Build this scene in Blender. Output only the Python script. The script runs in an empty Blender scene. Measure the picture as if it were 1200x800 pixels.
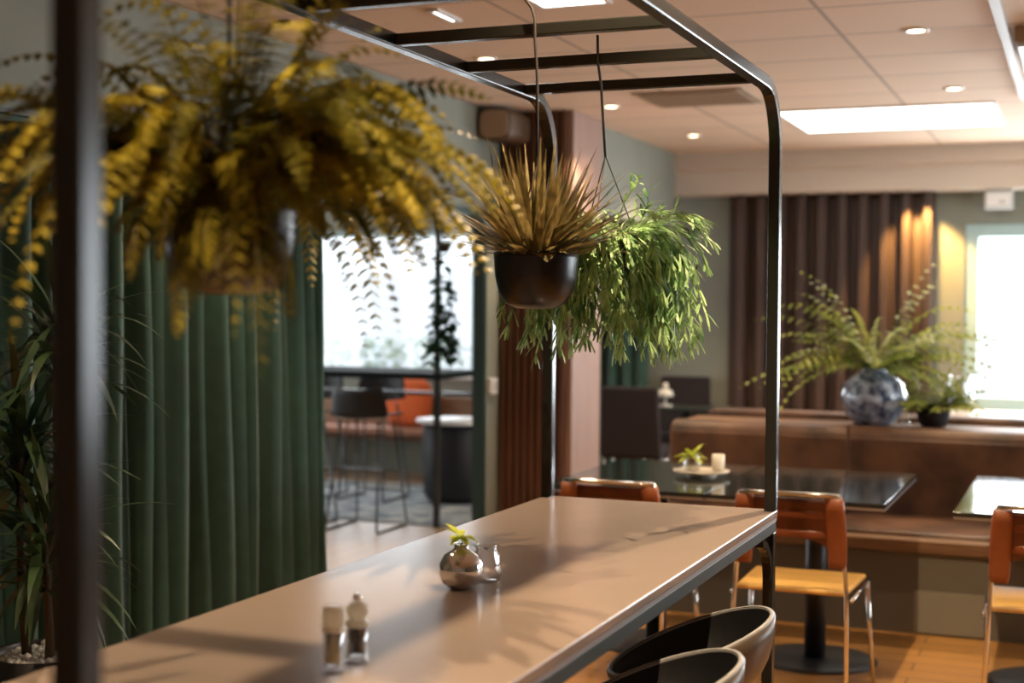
import bpy, bmesh, math, random
from mathutils import Vector, Matrix
S = bpy.context.scene
COL = S.collection
R = math.radians
PI = math.pi

# ------------------------------------------------------------------ materials
def mat(name, col, rough=0.5, metal=0.0, spec=0.5, noise=0.0, nscale=8.0, bump=0.0, bscale=60.0, sheen=0.0, coat=0.0,
        trans=0.0, stretch=(1, 1, 1), col2=None, ior=1.45, sub=0.0):
    m = bpy.data.materials.new(name); m.use_nodes = True
    nt = m.node_tree; b = nt.nodes['Principled BSDF']
    b.inputs['Base Color'].default_value = (*col, 1)
    b.inputs['Roughness'].default_value = rough
    b.inputs['Metallic'].default_value = metal
    b.inputs['Specular IOR Level'].default_value = spec
    b.inputs['IOR'].default_value = ior
    b.inputs['Transmission Weight'].default_value = trans
    b.inputs['Sheen Weight'].default_value = sheen
    b.inputs['Coat Weight'].default_value = coat
    tc = nt.nodes.new('ShaderNodeTexCoord')
    mp = nt.nodes.new('ShaderNodeMapping'); mp.inputs['Scale'].default_value = stretch
    nt.links.new(tc.outputs['Object'], mp.inputs['Vector'])
    if noise > 0 or col2:
        n = nt.nodes.new('ShaderNodeTexNoise'); n.inputs['Scale'].default_value = nscale; n.inputs['Detail'].default_value = 4
        nt.links.new(mp.outputs['Vector'], n.inputs['Vector'])
        r = nt.nodes.new('ShaderNodeValToRGB')
        r.color_ramp.elements[0].position = 0.35; r.color_ramp.elements[1].position = 0.68
        c1 = tuple(c * (1 - noise) for c in col); c2 = col2 or tuple(min(1, c * (1 + noise)) for c in col)
        r.color_ramp.elements[0].color = (*c1, 1); r.color_ramp.elements[1].color = (*c2, 1)
        nt.links.new(n.outputs['Fac'], r.inputs['Fac']); nt.links.new(r.outputs['Color'], b.inputs['Base Color'])
    if bump > 0:
        n2 = nt.nodes.new('ShaderNodeTexNoise'); n2.inputs['Scale'].default_value = bscale
        nt.links.new(mp.outputs['Vector'], n2.inputs['Vector'])
        bp = nt.nodes.new('ShaderNodeBump'); bp.inputs['Strength'].default_value = bump; bp.inputs['Distance'].default_value = 0.004
        nt.links.new(n2.outputs['Fac'], bp.inputs['Height']); nt.links.new(bp.outputs['Normal'], b.inputs['Normal'])
    return m

def emit(name, col, strength):
    m = bpy.data.materials.new(name); m.use_nodes = True
    nt = m.node_tree; nt.nodes.clear()
    o = nt.nodes.new('ShaderNodeOutputMaterial'); e = nt.nodes.new('ShaderNodeEmission')
    e.inputs['Color'].default_value = (*col, 1); e.inputs['Strength'].default_value = strength
    nt.links.new(e.outputs[0], o.inputs['Surface']); return m

def leafmat(name, c1, c2, trans=0.35, rough=0.5, nscale=9.0):
    m = bpy.data.materials.new(name); m.use_nodes = True
    nt = m.node_tree; b = nt.nodes['Principled BSDF']; out = nt.nodes['Material Output']
    tc = nt.nodes.new('ShaderNodeTexCoord'); n = nt.nodes.new('ShaderNodeTexNoise'); n.inputs['Scale'].default_value = nscale
    nt.links.new(tc.outputs['Object'], n.inputs['Vector'])
    r = nt.nodes.new('ShaderNodeValToRGB'); r.color_ramp.elements[0].position = 0.36; r.color_ramp.elements[1].position = 0.64
    r.color_ramp.elements[0].color = (*c1, 1); r.color_ramp.elements[1].color = (*c2, 1)
    nt.links.new(n.outputs['Fac'], r.inputs['Fac']); nt.links.new(r.outputs['Color'], b.inputs['Base Color'])
    b.inputs['Roughness'].default_value = rough
    t = nt.nodes.new('ShaderNodeBsdfTranslucent'); nt.links.new(r.outputs['Color'], t.inputs['Color'])
    mx = nt.nodes.new('ShaderNodeMixShader'); mx.inputs['Fac'].default_value = trans
    nt.links.new(b.outputs[0], mx.inputs[1]); nt.links.new(t.outputs[0], mx.inputs[2]); nt.links.new(mx.outputs[0], out.inputs['Surface'])
    return m

def brickmat(name, c1, c2, cm, bw, rh, mortar, offset, rough, loc=(0, 0, 0), rot=0.0, grain=0.0, bumpy=0.0, spec=0.5):
    m = bpy.data.materials.new(name); m.use_nodes = True
    nt = m.node_tree; b = nt.nodes['Principled BSDF']; b.inputs['Roughness'].default_value = rough
    b.inputs['Specular IOR Level'].default_value = spec
    tc = nt.nodes.new('ShaderNodeTexCoord'); mp = nt.nodes.new('ShaderNodeMapping')
    mp.inputs['Location'].default_value = loc; mp.inputs['Rotation'].default_value = (0, 0, rot)
    nt.links.new(tc.outputs['Object'], mp.inputs['Vector'])
    t = nt.nodes.new('ShaderNodeTexBrick'); t.offset = offset
    t.inputs['Scale'].default_value = 1; t.inputs['Brick Width'].default_value = bw; t.inputs['Row Height'].default_value = rh
    t.inputs['Mortar Size'].default_value = mortar; t.inputs['Mortar Smooth'].default_value = 0.1
    t.inputs['Color1'].default_value = (*c1, 1); t.inputs['Color2'].default_value = (*c2, 1); t.inputs['Mortar'].default_value = (*cm, 1)
    nt.links.new(mp.outputs['Vector'], t.inputs['Vector'])
    src = t.outputs['Color']
    if grain > 0:
        mp2 = nt.nodes.new('ShaderNodeMapping'); mp2.inputs['Scale'].default_value = (1.5, 22, 1)
        nt.links.new(mp.outputs['Vector'], mp2.inputs['Vector'])
        n = nt.nodes.new('ShaderNodeTexNoise'); n.inputs['Scale'].default_value = 3; n.inputs['Detail'].default_value = 6
        nt.links.new(mp2.outputs['Vector'], n.inputs['Vector'])
        mr = nt.nodes.new('ShaderNodeMapRange'); mr.inputs['To Min'].default_value = 1 - grain; mr.inputs['To Max'].default_value = 1 + grain
        nt.links.new(n.outputs['Fac'], mr.inputs['Value'])
        mu = nt.nodes.new('ShaderNodeVectorMath'); mu.operation = 'SCALE'
        nt.links.new(src, mu.inputs[0]); nt.links.new(mr.outputs[0], mu.inputs['Scale']); src = mu.outputs[0]
    nt.links.new(src, b.inputs['Base Color'])
    return m

def panemat(name, refl=0.07, tint=(1, 1, 1)):
    m = bpy.data.materials.new(name); m.use_nodes = True
    nt = m.node_tree; nt.nodes.clear()
    o = nt.nodes.new('ShaderNodeOutputMaterial'); t = nt.nodes.new('ShaderNodeBsdfTransparent'); g = nt.nodes.new('ShaderNodeBsdfGlossy')
    t.inputs['Color'].default_value = (*tint, 1); g.inputs['Roughness'].default_value = 0.02
    mx = nt.nodes.new('ShaderNodeMixShader'); mx.inputs['Fac'].default_value = refl
    nt.links.new(t.outputs[0], mx.inputs[1]); nt.links.new(g.outputs[0], mx.inputs[2]); nt.links.new(mx.outputs[0], o.inputs['Surface'])
    return m

M = {}
M['wall'] = mat('grey_green_paint', (0.215, 0.225, 0.185), 0.8, noise=0.06, nscale=3)
M['lightwall'] = mat('cream_paint', (0.62, 0.55, 0.46), 0.8, noise=0.04, nscale=3)
M['bulk'] = mat('beige_paint', (0.56, 0.49, 0.41), 0.75, noise=0.03, nscale=3)
M['ceil'] = brickmat('ceiling_tiles', (0.74, 0.575, 0.44), (0.71, 0.555, 0.42), (0.40, 0.31, 0.24), 1.2, 0.6, 0.010, 0.0, 0.85, loc=(1.03, 0.25, 0))
M['floor'] = brickmat('oak_planks', (0.47, 0.225, 0.055), (0.38, 0.175, 0.04), (0.14, 0.07, 0.02), 1.3, 0.13, 0.004, 0.5, 0.32, rot=R(0), grain=0.35)
M['palefloor'] = brickmat('pale_planks', (0.42, 0.29, 0.18), (0.37, 0.25, 0.155), (0.25, 0.18, 0.12), 1.3, 0.13, 0.004, 0.5, 0.4, rot=R(90), grain=0.25)
M['rug'] = mat('blue_grey_weave', (0.10, 0.14, 0.18), 0.95, col2=(0.48, 0.49, 0.47), nscale=6)
M['black'] = mat('black_steel', (0.022, 0.026, 0.024), 0.32, metal=0.0, spec=0.6)
M['frame'] = mat('black_painted_tube', (0.020, 0.020, 0.017), 0.22, spec=0.42)
M['greensteel'] = mat('dark_green_steel', (0.034, 0.036, 0.020), 0.5, spec=0.3)
M['top'] = mat('taupe_laminate', (0.335, 0.258, 0.208), 0.24, spec=0.6, noise=0.03, nscale=4)
M['mattblack'] = mat('matt_black_board', (0.014, 0.020, 0.018), 0.8, spec=0.12)
M['edge'] = mat('pale_edge_band', (0.34, 0.30, 0.26), 0.6)
M['curtain'] = mat('green_velvet', (0.023, 0.066, 0.045), 0.8, sheen=0.25, noise=0.12, nscale=14)
M['pot'] = mat('black_ceramic', (0.014, 0.011, 0.012), 0.30, spec=0.6)
M['copperpot'] = mat('dark_bronze_pot', (0.028, 0.013, 0.012), 0.30, spec=0.6)
M['soil'] = mat('potting_soil', (0.03, 0.02, 0.012), 0.95, bump=0.6)
M['cord'] = mat('dark_cord', (0.03, 0.022, 0.02), 0.6)
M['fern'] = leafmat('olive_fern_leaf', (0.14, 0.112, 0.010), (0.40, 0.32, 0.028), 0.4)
M['fern2'] = leafmat('shaded_fern_leaf', (0.06, 0.058, 0.008), (0.20, 0.175, 0.02), 0.4)  # darker fern leaf copy with shade in its colour, dealt to fronds at random
M['spike'] = leafmat('brown_green_blade', (0.105, 0.082, 0.028), (0.36, 0.28, 0.11), 0.2, 0.4, 22)
M['broad'] = leafmat('brown_broad_leaf', (0.06, 0.045, 0.018), (0.12, 0.09, 0.03), 0.15, 0.5)
M['cactus'] = leafmat('bright_green_stem', (0.075, 0.20, 0.045), (0.54, 0.76, 0.36), 0.25, 0.45, 14)
M['darkleaf'] = leafmat('dark_green_leaf', (0.012, 0.03, 0.012), (0.05, 0.09, 0.035), 0.15, 0.35)
M['vine'] = leafmat('ivy_leaf', (0.015, 0.05, 0.025), (0.05, 0.12, 0.06), 0.2, 0.45)
M['spray'] = leafmat('yellow_green_spray', (0.16, 0.22, 0.03), (0.42, 0.44, 0.10), 0.35)
M['spray2'] = leafmat('lime_leaf', (0.40, 0.46, 0.03), (0.70, 0.75, 0.12), 0.35)
M['bark'] = mat('brown_bark', (0.09, 0.06, 0.035), 0.9, bump=0.5)
M['pebble'] = mat('white_pebbles', (0.55, 0.53, 0.50), 0.6, noise=0.3, nscale=30)
def thinglass(name):
    m = panemat(name); nt = m.node_tree
    mx = [n for n in nt.nodes if n.type == 'MIX_SHADER'][0]
    lw = nt.nodes.new('ShaderNodeLayerWeight'); lw.inputs['Blend'].default_value = 0.35
    nt.links.new(lw.outputs['Facing'], mx.inputs['Fac']); return m
M['glass'] = thinglass('clear_glass')
M['mercury'] = mat('silvered_glass', (0.64, 0.62, 0.62), 0.06, metal=0.8)
M['blueglass'] = mat('marbled_blue_glass', (0.018, 0.035, 0.095), 0.10, noise=0.2, nscale=22, col2=(0.36, 0.44, 0.58), coat=0.6)
M['salt'] = leafmat('coarse_salt', (0.96, 0.80, 0.48), (1.0, 0.92, 0.68), 0.5, 0.6, 200)
M['cap'] = leafmat('clear_plastic_cap', (0.96, 0.92, 0.78), (1.0, 0.98, 0.90), 0.5, 0.15, 80)
M['pepper'] = mat('peppercorns', (0.030, 0.014, 0.007), 0.6, bump=0.6, bscale=300)
M['leather'] = mat('cognac_leather', (0.27, 0.078, 0.026), 0.36, noise=0.12, nscale=14)
M['strapleather'] = mat('strap_leather', (0.22, 0.060, 0.022), 0.28, noise=0.12, nscale=14)
M['leather2'] = mat('dark_cognac_leather', (0.13, 0.035, 0.015), 0.36, noise=0.15, nscale=14)
M['leatherdark'] = mat('worn_brown_leather', (0.060, 0.028, 0.016), 0.5, noise=0.3, nscale=4, col2=(0.15, 0.07, 0.035))
M['seatwood'] = mat('honey_plywood', (0.68, 0.40, 0.11), 0.35, noise=0.10, nscale=6, stretch=(1, 9, 1))
M['chrome'] = mat('chrome_tube', (0.72, 0.68, 0.62), 0.16, metal=1.0)
M['glosstop'] = mat('black_gloss_tabletop', (0.018, 0.020, 0.018), 0.09, spec=0.7)
M['steeledge'] = mat('brushed_edge', (0.5, 0.49, 0.46), 0.3, metal=0.8)
M['castiron'] = mat('cast_iron', (0.018, 0.020, 0.022), 0.4)
M['plinth'] = mat('olive_grey_panel', (0.17, 0.155, 0.115), 0.7)
M['plinth2'] = mat('pale_olive_patch', (0.27, 0.25, 0.19), 0.7)
M['woodedge'] = mat('brown_oak_edge', (0.20, 0.105, 0.05), 0.5, noise=0.15, nscale=5, stretch=(1, 12, 12))
M['slat'] = mat('dark_walnut_slats', (0.058, 0.035, 0.027), 0.55, noise=0.18, nscale=5, stretch=(8, 8, 0.6))
M['slatcol'] = mat('red_brown_slats', (0.115, 0.050, 0.028), 0.5, noise=0.18, nscale=5, stretch=(8, 8, 0.6))
M['colside'] = mat('lit_wood_side_panel', (0.30, 0.19, 0.15), 0.5, noise=0.10, nscale=5, stretch=(8, 8, 0.6))  # column side made paler and pinker: the light on it put into the colour
M['tealframe'] = mat('pale_teal_frame', (0.36, 0.50, 0.50), 0.5)
M['darkteal'] = mat('dark_teal_frame', (0.010, 0.032, 0.026), 0.5)
M['pane'] = panemat('window_pane')
M['white'] = mat('white_plastic', (0.75, 0.74, 0.72), 0.45)
M['greyplastic'] = mat('grey_plastic', (0.45, 0.46, 0.45), 0.5)
M['wood'] = mat('speaker_wood', (0.34, 0.25, 0.17), 0.6)
M['darkwood'] = mat('dark_wood_edge', (0.10, 0.055, 0.03), 0.5)
M['darkfab'] = mat('dark_plum_fabric', (0.014, 0.008, 0.008), 0.85, bump=0.2)
M['shell'] = mat('taupe_plastic_shell', (0.105, 0.075, 0.048), 0.38)
M['shellin'] = mat('black_cushion', (0.010, 0.010, 0.011), 0.6, bump=0.2)
M['piping'] = mat('grey_piping', (0.34, 0.33, 0.32), 0.4)
M['orange'] = mat('orange_fabric', (0.55, 0.10, 0.02), 0.85)
M['rust'] = mat('rust_bench_wood', (0.25, 0.10, 0.05), 0.6)
M['cream'] = mat('cream_ceramic', (0.72, 0.66, 0.55), 0.35)
M['stone'] = mat('beige_stone', (0.58, 0.50, 0.40), 0.5, noise=0.12, nscale=20)
M['candle'] = mat('pale_wax', (0.78, 0.70, 0.50), 0.5)
M['led'] = emit('led_diffuser', (1.0, 0.97, 0.93), 7.0)
M['bulb'] = emit('warm_bulb', (1.0, 0.80, 0.52), 14.0)
M['ground'] = mat('pale_paving', (0.62, 0.66, 0.68), 0.9, noise=0.1)
M['hedge'] = leafmat('hedge_leaf', (0.10, 0.22, 0.10), (0.28, 0.42, 0.22), 0.2)
M['vent'] = mat('brown_grille', (0.36, 0.27, 0.19), 0.6)
M['acface'] = mat('pale_blue_plastic', (0.55, 0.65, 0.68), 0.4)
M['extwall'] = mat('pale_render', (0.66, 0.72, 0.76), 0.9)

# ------------------------------------------------------------------ object helpers
def link(name, bm, m, parent=None, smooth=False, bev=0.0, loc=None):
    me = bpy.data.meshes.new(name)
    bmesh.ops.recalc_face_normals(bm, faces=bm.faces)
    bm.to_mesh(me); bm.free()
    for mm in (m if isinstance(m, (list, tuple)) else [m]): me.materials.append(M[mm])
    o = bpy.data.objects.new(name, me); COL.objects.link(o)
    if smooth:
        for p in me.polygons: p.use_smooth = True
    if parent: o.parent = parent
    if loc: o.location = loc
    if bev > 0:
        b = o.modifiers.new('bevel', 'BEVEL'); b.width = bev; b.segments = 2; b.limit_method = 'ANGLE'
    return o

def raw(name, verts, faces, m, parent=None, smooth=False, loc=None):
    me = bpy.data.meshes.new(name); me.from_pydata(verts, [], faces); me.update()
    me.materials.append(M[m])
    o = bpy.data.objects.new(name, me); COL.objects.link(o)
    if smooth:
        for p in me.polygons: p.use_smooth = True
    if parent: o.parent = parent
    if loc: o.location = loc
    return o

def thing(name, label, cat, loc=(0, 0, 0), rz=0.0, group=None):
    o = bpy.data.objects.new(name, None); COL.objects.link(o)
    o.location = loc; o.rotation_euler = (0, 0, rz); o['label'] = label; o['category'] = cat
    if group: o['group'] = group
    return o

def tag(o, label, cat, group=None, kind=None):
    o['label'] = label; o['category'] = cat
    if group: o['group'] = group
    if kind: o['kind'] = kind
    return o

def struct(name, bm, m, smooth=False, bev=0.0):
    o = link(name, bm, m, None, smooth, bev); o['kind'] = 'structure'; return o

def copy_tree(o, parent=None):
    c = o.copy(); COL.objects.link(c)
    if parent: c.parent = parent
    for ch in list(o.children): copy_tree(ch, c)
    return c

def box(bm, x0, x1, y0, y1, z0, z1):
    v = [bm.verts.new(p) for p in ((x0, y0, z0), (x1, y0, z0), (x1, y1, z0), (x0, y1, z0), (x0, y0, z1), (x1, y0, z1), (x1, y1, z1), (x0, y1, z1))]
    for f in ((0, 3, 2, 1), (4, 5, 6, 7), (0, 1, 5, 4), (1, 2, 6, 5), (2, 3, 7, 6), (3, 0, 4, 7)): bm.faces.new([v[i] for i in f])
    return bm

def BX(*a):
    return box(bmesh.new(), *a)

def prism(bm, pts, axis, a0, a1):
    """closed 2-D outline extruded along an axis ('x','y','z')"""
    def P(p, t):
        return {'x': (t, p[0], p[1]), 'y': (p[0], t, p[1]), 'z': (p[0], p[1], t)}[axis]
    A = [bm.verts.new(P(p, a0)) for p in pts]; B = [bm.verts.new(P(p, a1)) for p in pts]
    n = len(pts)
    bm.faces.new(A); bm.faces.new(B[::-1])
    for i in range(n): bm.faces.new((A[i], A[(i + 1) % n], B[(i + 1) % n], B[i]))
    return bm

def lathe(bm, prof, n=32, cx=0, cy=0, cz=0, cap0=True, cap1=True):
    rings = []
    for r, z in prof:
        rings.append([bm.verts.new((cx + r * math.cos(2 * PI * i / n), cy + r * math.sin(2 * PI * i / n), cz + z)) for i in range(n)])
    for a, b in zip(rings, rings[1:]):
        for i in range(n): bm.faces.new((a[i], a[(i + 1) % n], b[(i + 1) % n], b[i]))
    if cap0 and prof[0][0] > 1e-6: bm.faces.new(rings[0][::-1])
    if cap1 and prof[-1][0] > 1e-6: bm.faces.new(rings[-1])
    return bm

def tube(bm, path, r, n=8, r1=None, cap=True):
    path = [Vector(p) for p in path]; rings = []
    up = Vector((0.13, 0.27, 0.95)); N = len(path)
    for i, p in enumerate(path):
        t = (path[min(i + 1, N - 1)] - path[max(i - 1, 0)]).normalized()
        if abs(t.dot(up)) > 0.95: up = Vector((0.9, 0.35, 0.1))
        s = t.cross(up).normalized(); u = s.cross(t).normalized(); up = u
        rr = r if r1 is None else r + (r1 - r) * i / max(1, N - 1)
        rings.append([bm.verts.new(p + (s * math.cos(2 * PI * k / n) + u * math.sin(2 * PI * k / n)) * rr) for k in range(n)])
    for a, b in zip(rings, rings[1:]):
        for k in range(n): bm.faces.new((a[k], a[(k + 1) % n], b[(k + 1) % n], b[k]))
    if cap: bm.faces.new(rings[0][::-1]); bm.faces.new(rings[-1])
    return bm

def sweep_rect(bm, path, side, w, h):
    """rectangular section w (along the fixed side vector) by h swept along a planar path, mitred"""
    path = [Vector(p) for p in path]; side = Vector(side).normalized(); rings = []; N = len(path)
    for i, p in enumerate(path):
        a = (path[i] - path[i - 1]).normalized() if i > 0 else (path[1] - path[0]).normalized()
        b = (path[i + 1] - path[i]).normalized() if i < N - 1 else a
        t = (a + b).normalized(); u = side.cross(t).normalized() / max(0.4, math.sqrt((1 + a.dot(b)) / 2))
        rings.append([bm.verts.new(p + side * sx * w / 2 + u * sz * h / 2) for sx, sz in ((-1, -1), (1, -1), (1, 1), (-1, 1))])
    for a, b in zip(rings, rings[1:]):
        for k in range(4): bm.faces.new((a[k], a[(k + 1) % 4], b[(k + 1) % 4], b[k]))
    bm.faces.new(rings[0][::-1]); bm.faces.new(rings[-1])
    return bm

def arc(c, r, a0, a1, n):
    return [(c[0] + r * math.cos(R(a0 + (a1 - a0) * i / n)), c[1] + r * math.sin(R(a0 + (a1 - a0) * i / n))) for i in range(n + 1)]

class Leaves:
    def __init__(s): s.v = []; s.f = []
    def quadstrip(s, L, Rr):
        b = len(s.v); n = len(L)
        for a, c in zip(L, Rr): s.v.append(tuple(a)); s.v.append(tuple(c))
        for i in range(n - 1): s.f.append((b + 2 * i, b + 2 * i + 1, b + 2 * i + 3, b + 2 * i + 2))
    def blade(s, p, d, length, width, droop=0.0, seg=6, fold=0.0, tipw=0.05, peak=0.4):
        """a pointed leaf from p along d, bending down by droop"""
        p = Vector(p); d = Vector(d).normalized(); L = []; Q = []
        for i in range(seg + 1):
            t = i / seg
            side = d.cross(Vector((0, 0, 1)))
            if side.length < 1e-3: side = Vector((1, 0, 0))
            side.normalize()
            w = width * (t / peak if t < peak else max(tipw, 1 - ((t - peak) / (1 - peak)) ** 1.5)) if t > 0 else width * 0.25
            w = max(w, width * tipw)
            L.append(p - side * w / 2); Q.append(p + side * w / 2)
            d = (d + Vector((0, 0, -1)) * droop / seg).normalized()
            p = p + d * length / seg
        s.quadstrip(L, Q)
    def frond(s, p, d, length, width, droop, pairs=18, leafw=0.02, rng=random):
        p = Vector(p); d = Vector(d).normalized(); seg = pairs; L = []; Q = []
        tw = rng.uniform(-0.6, 0.6)
        for i in range(seg + 1):
            t = i / seg
            side = d.cross(Vector((0, 0, 1)))
            if side.length < 1e-2: side = Vector((1, 0, 0))
            side.normalize(); nrm = side.cross(d).normalized()
            side = (side * math.cos(tw) + nrm * math.sin(tw)).normalized()
            rw = 0.0022 * (1.1 - t); L.append(p - side * rw); Q.append(p + side * rw)
            if t > 0.06:
                ll = width * (min(1, t * 3.2) * (1 - t) ** 0.55 + 0.06)
                for sg in (-1, 1):
                    dd = (side * sg + d * 0.45 + Vector((0, 0, -0.25)) + Vector([rng.uniform(-.18, .18) for _ in range(3)])).normalized()
                    s.blade(p, dd, ll, leafw, 0.3, 3, peak=0.3)
            d = (d + Vector((0, 0, -1)) * droop / seg * (0.5 + t)).normalized()
            p = p + d * length / seg
        s.quadstrip(L, Q)
    def build(s, name, m, parent=None, smooth=True):
        return raw(name, s.v, s.f, m, parent, smooth)

# ------------------------------------------------------------------ setting
H = 2.70
f = BX(-3.52, 3.6, -2.5, 12.0, -0.1, 0.0); struct('floor', f, 'floor')
f = BX(-8.2, -3.52, -2.5, 12.0, -0.1, 0.0); struct('floor_side', f, 'palefloor')
struct('ceiling', BX(-8.2, 3.6, -2.5, 12.0, H, H + 0.1), 'ceil')

# left wall with the long opening whose far top corner is rounded
bm = bmesh.new()
prism(bm, [(-2.5, 0), (1.0, 0), (1.0, H), (-2.5, H)], 'x', -3.50, -3.45)
top = arc((7.80, 1.875), 0.20, 90, 0, 8)
prism(bm, [(1.0, 2.075)] + top + [(8.0, 0), (8.30, 0), (8.30, H), (1.0, H)], 'x', -3.50, -3.45)
struct('wall_left', bm, 'wall')
bm = bmesh.new()
sweep_rect(bm, [(-3.475, 1.0, 2.052)] + [(-3.475, y, z) for y, z in arc((7.80, 1.875), 0.178, 90, 0, 8)] + [(-3.475, 7.978, 0)], (1, 0, 0), 0.07, 0.045)
struct('trim_1', bm, 'darkteal')
# lintel beyond the column
struct('wall_lintel', BX(-3.25, -3.05, 8.79, 10.85, 2.11, H), 'wall')

# back wall with two window holes
def wall_y(name, y0, y1, x0, x1, holes, m):
    bm = bmesh.new(); xs = x0
    for hx0, hx1, hz0, hz1 in holes:
        box(bm, xs, hx0, y0, y1, 0, H); box(bm, hx0, hx1, y0, y1, 0, hz0); box(bm, hx0, hx1, y0, y1, hz1, H); xs = hx1
    box(bm, xs, x1, y0, y1, 0, H); return struct(name, bm, m)
wall_y('wall_back', 11.2, 11.4, -8.2, 3.6, [(-6.75, -4.93, 0.87, 2.14), (-0.87, 2.6, 0.72, 2.13)], 'wall')
def wall_x(name, x0, x1, y0, y1, holes, m):
    bm = bmesh.new(); ys = y0
    for hy0, hy1, hz0, hz1 in holes:
        box(bm, x0, x1, ys, hy0, 0, H); box(bm, x0, x1, hy0, hy1, 0, hz0); box(bm, x0, x1, hy0, hy1, hz1, H); ys = hy1
    box(bm, x0, x1, ys, y1, 0, H); return struct(name, bm, m)
wall_x('wall_right', 3.6, 3.8, -2.5, 11.4, [(5.8, 10.2, 0.75, 2.3)], 'wall')
wall_x('wall_far_left', -8.4, -8.2, -2.5, 11.4, [(3.0, 6.2, 0.4, 2.4), (6.8, 10.4, 0.4, 2.4)], 'lightwall')
struct('wall_rear', BX(-8.4, 3.8, -2.7, -2.5, 0, H), 'lightwall')

def window(n, x0, x1, z0, z1, y, fr, mullions, w=0.06, axis='y'):
    def bx(bm, a0, a1, y0, y1, c0, c1):
        if axis == 'y': box(bm, a0, a1, y0, y1, c0, c1)
        else: box(bm, y0, y1, a0, a1, c0, c1)
    root = bpy.data.objects.new('window_%d' % n, None); COL.objects.link(root); root['kind'] = 'structure'
    bm = bmesh.new()
    bx(bm, x0, x0 + w, y, y + 0.08, z0, z1); bx(bm, x1 - w, x1, y, y + 0.08, z0, z1)
    bx(bm, x0 + w, x1 - w, y, y + 0.08, z0, z0 + w); bx(bm, x0 + w, x1 - w, y, y + 0.08, z1 - w, z1)
    for mx in mullions: bx(bm, mx - 0.03, mx + 0.03, y, y + 0.08, z0 + w, z1 - w)
    link('window_frame', bm, fr, root, bev=0.004)
    bm = bmesh.new(); bx(bm, x0 + w, x1 - w, y + 0.035, y + 0.043, z0 + w, z1 - w)
    link('window_pane', bm, 'pane', root)
    bm = bmesh.new(); bx(bm, x0 - 0.03, x1 + 0.03, y - 0.09, y, z0 - 0.03, z0)
    link('window_sill', bm, 'white', root, bev=0.004)
    return root
window(1, -6.75, -4.93, 0.87, 2.14, 11.24, 'tealframe', [], 0.05)
window(2, -0.87, 2.6, 0.72, 2.13, 11.22, 'tealframe', [0.9], 0.10)
window(3, 5.8, 10.2, 0.75, 2.3, 3.66, 'tealframe', [8.0], 0.07, 'x')
window(4, 3.0, 6.2, 0.4, 2.4, -8.32, 'tealframe', [4.6], 0.07, 'x')
window(5, 6.8, 10.4, 0.4, 2.4, -8.32, 'tealframe', [8.6], 0.07, 'x')

# bulkhead along the back wall (two steps)
bm = bmesh.new()
prism(bm, [(10.87, H), (10.87, 2.575), (10.93, 2.545), (10.93, 2.375), (11.2, 2.375), (11.2, H)], 'x', -3.13, 3.6)
struct('trim_2', bm, 'bulk')

# slatted wall panel
bm = bmesh.new(); x0, x1 = -2.676, -1.085; n = 10; p = (x1 - x0) / n
pts = [(x0, 11.19)]
for i in range(n):
    a = x0 + i * p; pts += [(a, 11.16), (a + p * 0.38, 11.16), (a + p * 0.52, 11.06), (a + p * 0.86, 11.06)]
pts += [(x1, 11.16), (x1, 11.19)]
prism(bm, pts, 'z', 0.02, 2.372)
tag(link('slatted_wall_panel', bm, 'slat'), 'dark brown vertical ribbed wood panel on the back wall left of the bright window', 'wall panel')

# column with ribbed front and plain right side
col = thing('wood_clad_column', 'square brown wood clad column with ribbed front behind the hanging plants', 'column', (-3.2, 8.5, 0))
bm = bmesh.new(); x0, x1 = -0.243, 0.20; n = 9; p = (x1 - x0) / n; pts = [(x0, 0.28)]
for i in range(n):
    a = x0 + i * p; pts += [(a, -0.265), (a + p * 0.3, -0.265), (a + p * 0.36, -0.30), (a + p * 0.94, -0.30)]
pts += [(x1, -0.265), (x1, 0.28)]
prism(bm, pts, 'z', 0, H - 0.002); link('ribbed_cladding', bm, 'slatcol', col)
link('side_panel', BX(0.201, 0.24, -0.27, 0.28, 0, H - 0.002), 'colside', col, bev=0.004)
link('base_trim', BX(-0.243, 0.25, -0.312, -0.3005, 0, 0.05), 'black', col)

# loudspeaker on the wall above the opening's corner
sp = thing('wall_speaker', 'rounded beige loudspeaker fixed high on wall left of the brown column', 'speaker', (-3.449, 8.07, 2.585))
def rrect(w, h, r, n=5):
    P = []
    for cx, cy, a in ((w / 2 - r, h / 2 - r, 0), (-w / 2 + r, h / 2 - r, 90), (-w / 2 + r, -h / 2 + r, 180), (w / 2 - r, -h / 2 + r, 270)):
        P += [(cx + r * math.cos(R(a + 90 * i / n)), cy + r * math.sin(R(a + 90 * i / n))) for i in range(n + 1)]
    return P
bm = bmesh.new(); prism(bm, [(x - 0.0, z) for x, z in rrect(0.21, 0.19, 0.06)], 'y', -0.22, 0.11)
for v in bm.verts: v.co.x += 0.115
link('cabinet', bm, 'darkwood', sp, bev=0.006)
bm = bmesh.new(); prism(bm, rrect(0.185, 0.165, 0.05), 'y', -0.232, -0.2205)
for v in bm.verts: v.co.x += 0.115
link('front_grille', bm, 'wood', sp, bev=0.004)

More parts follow.
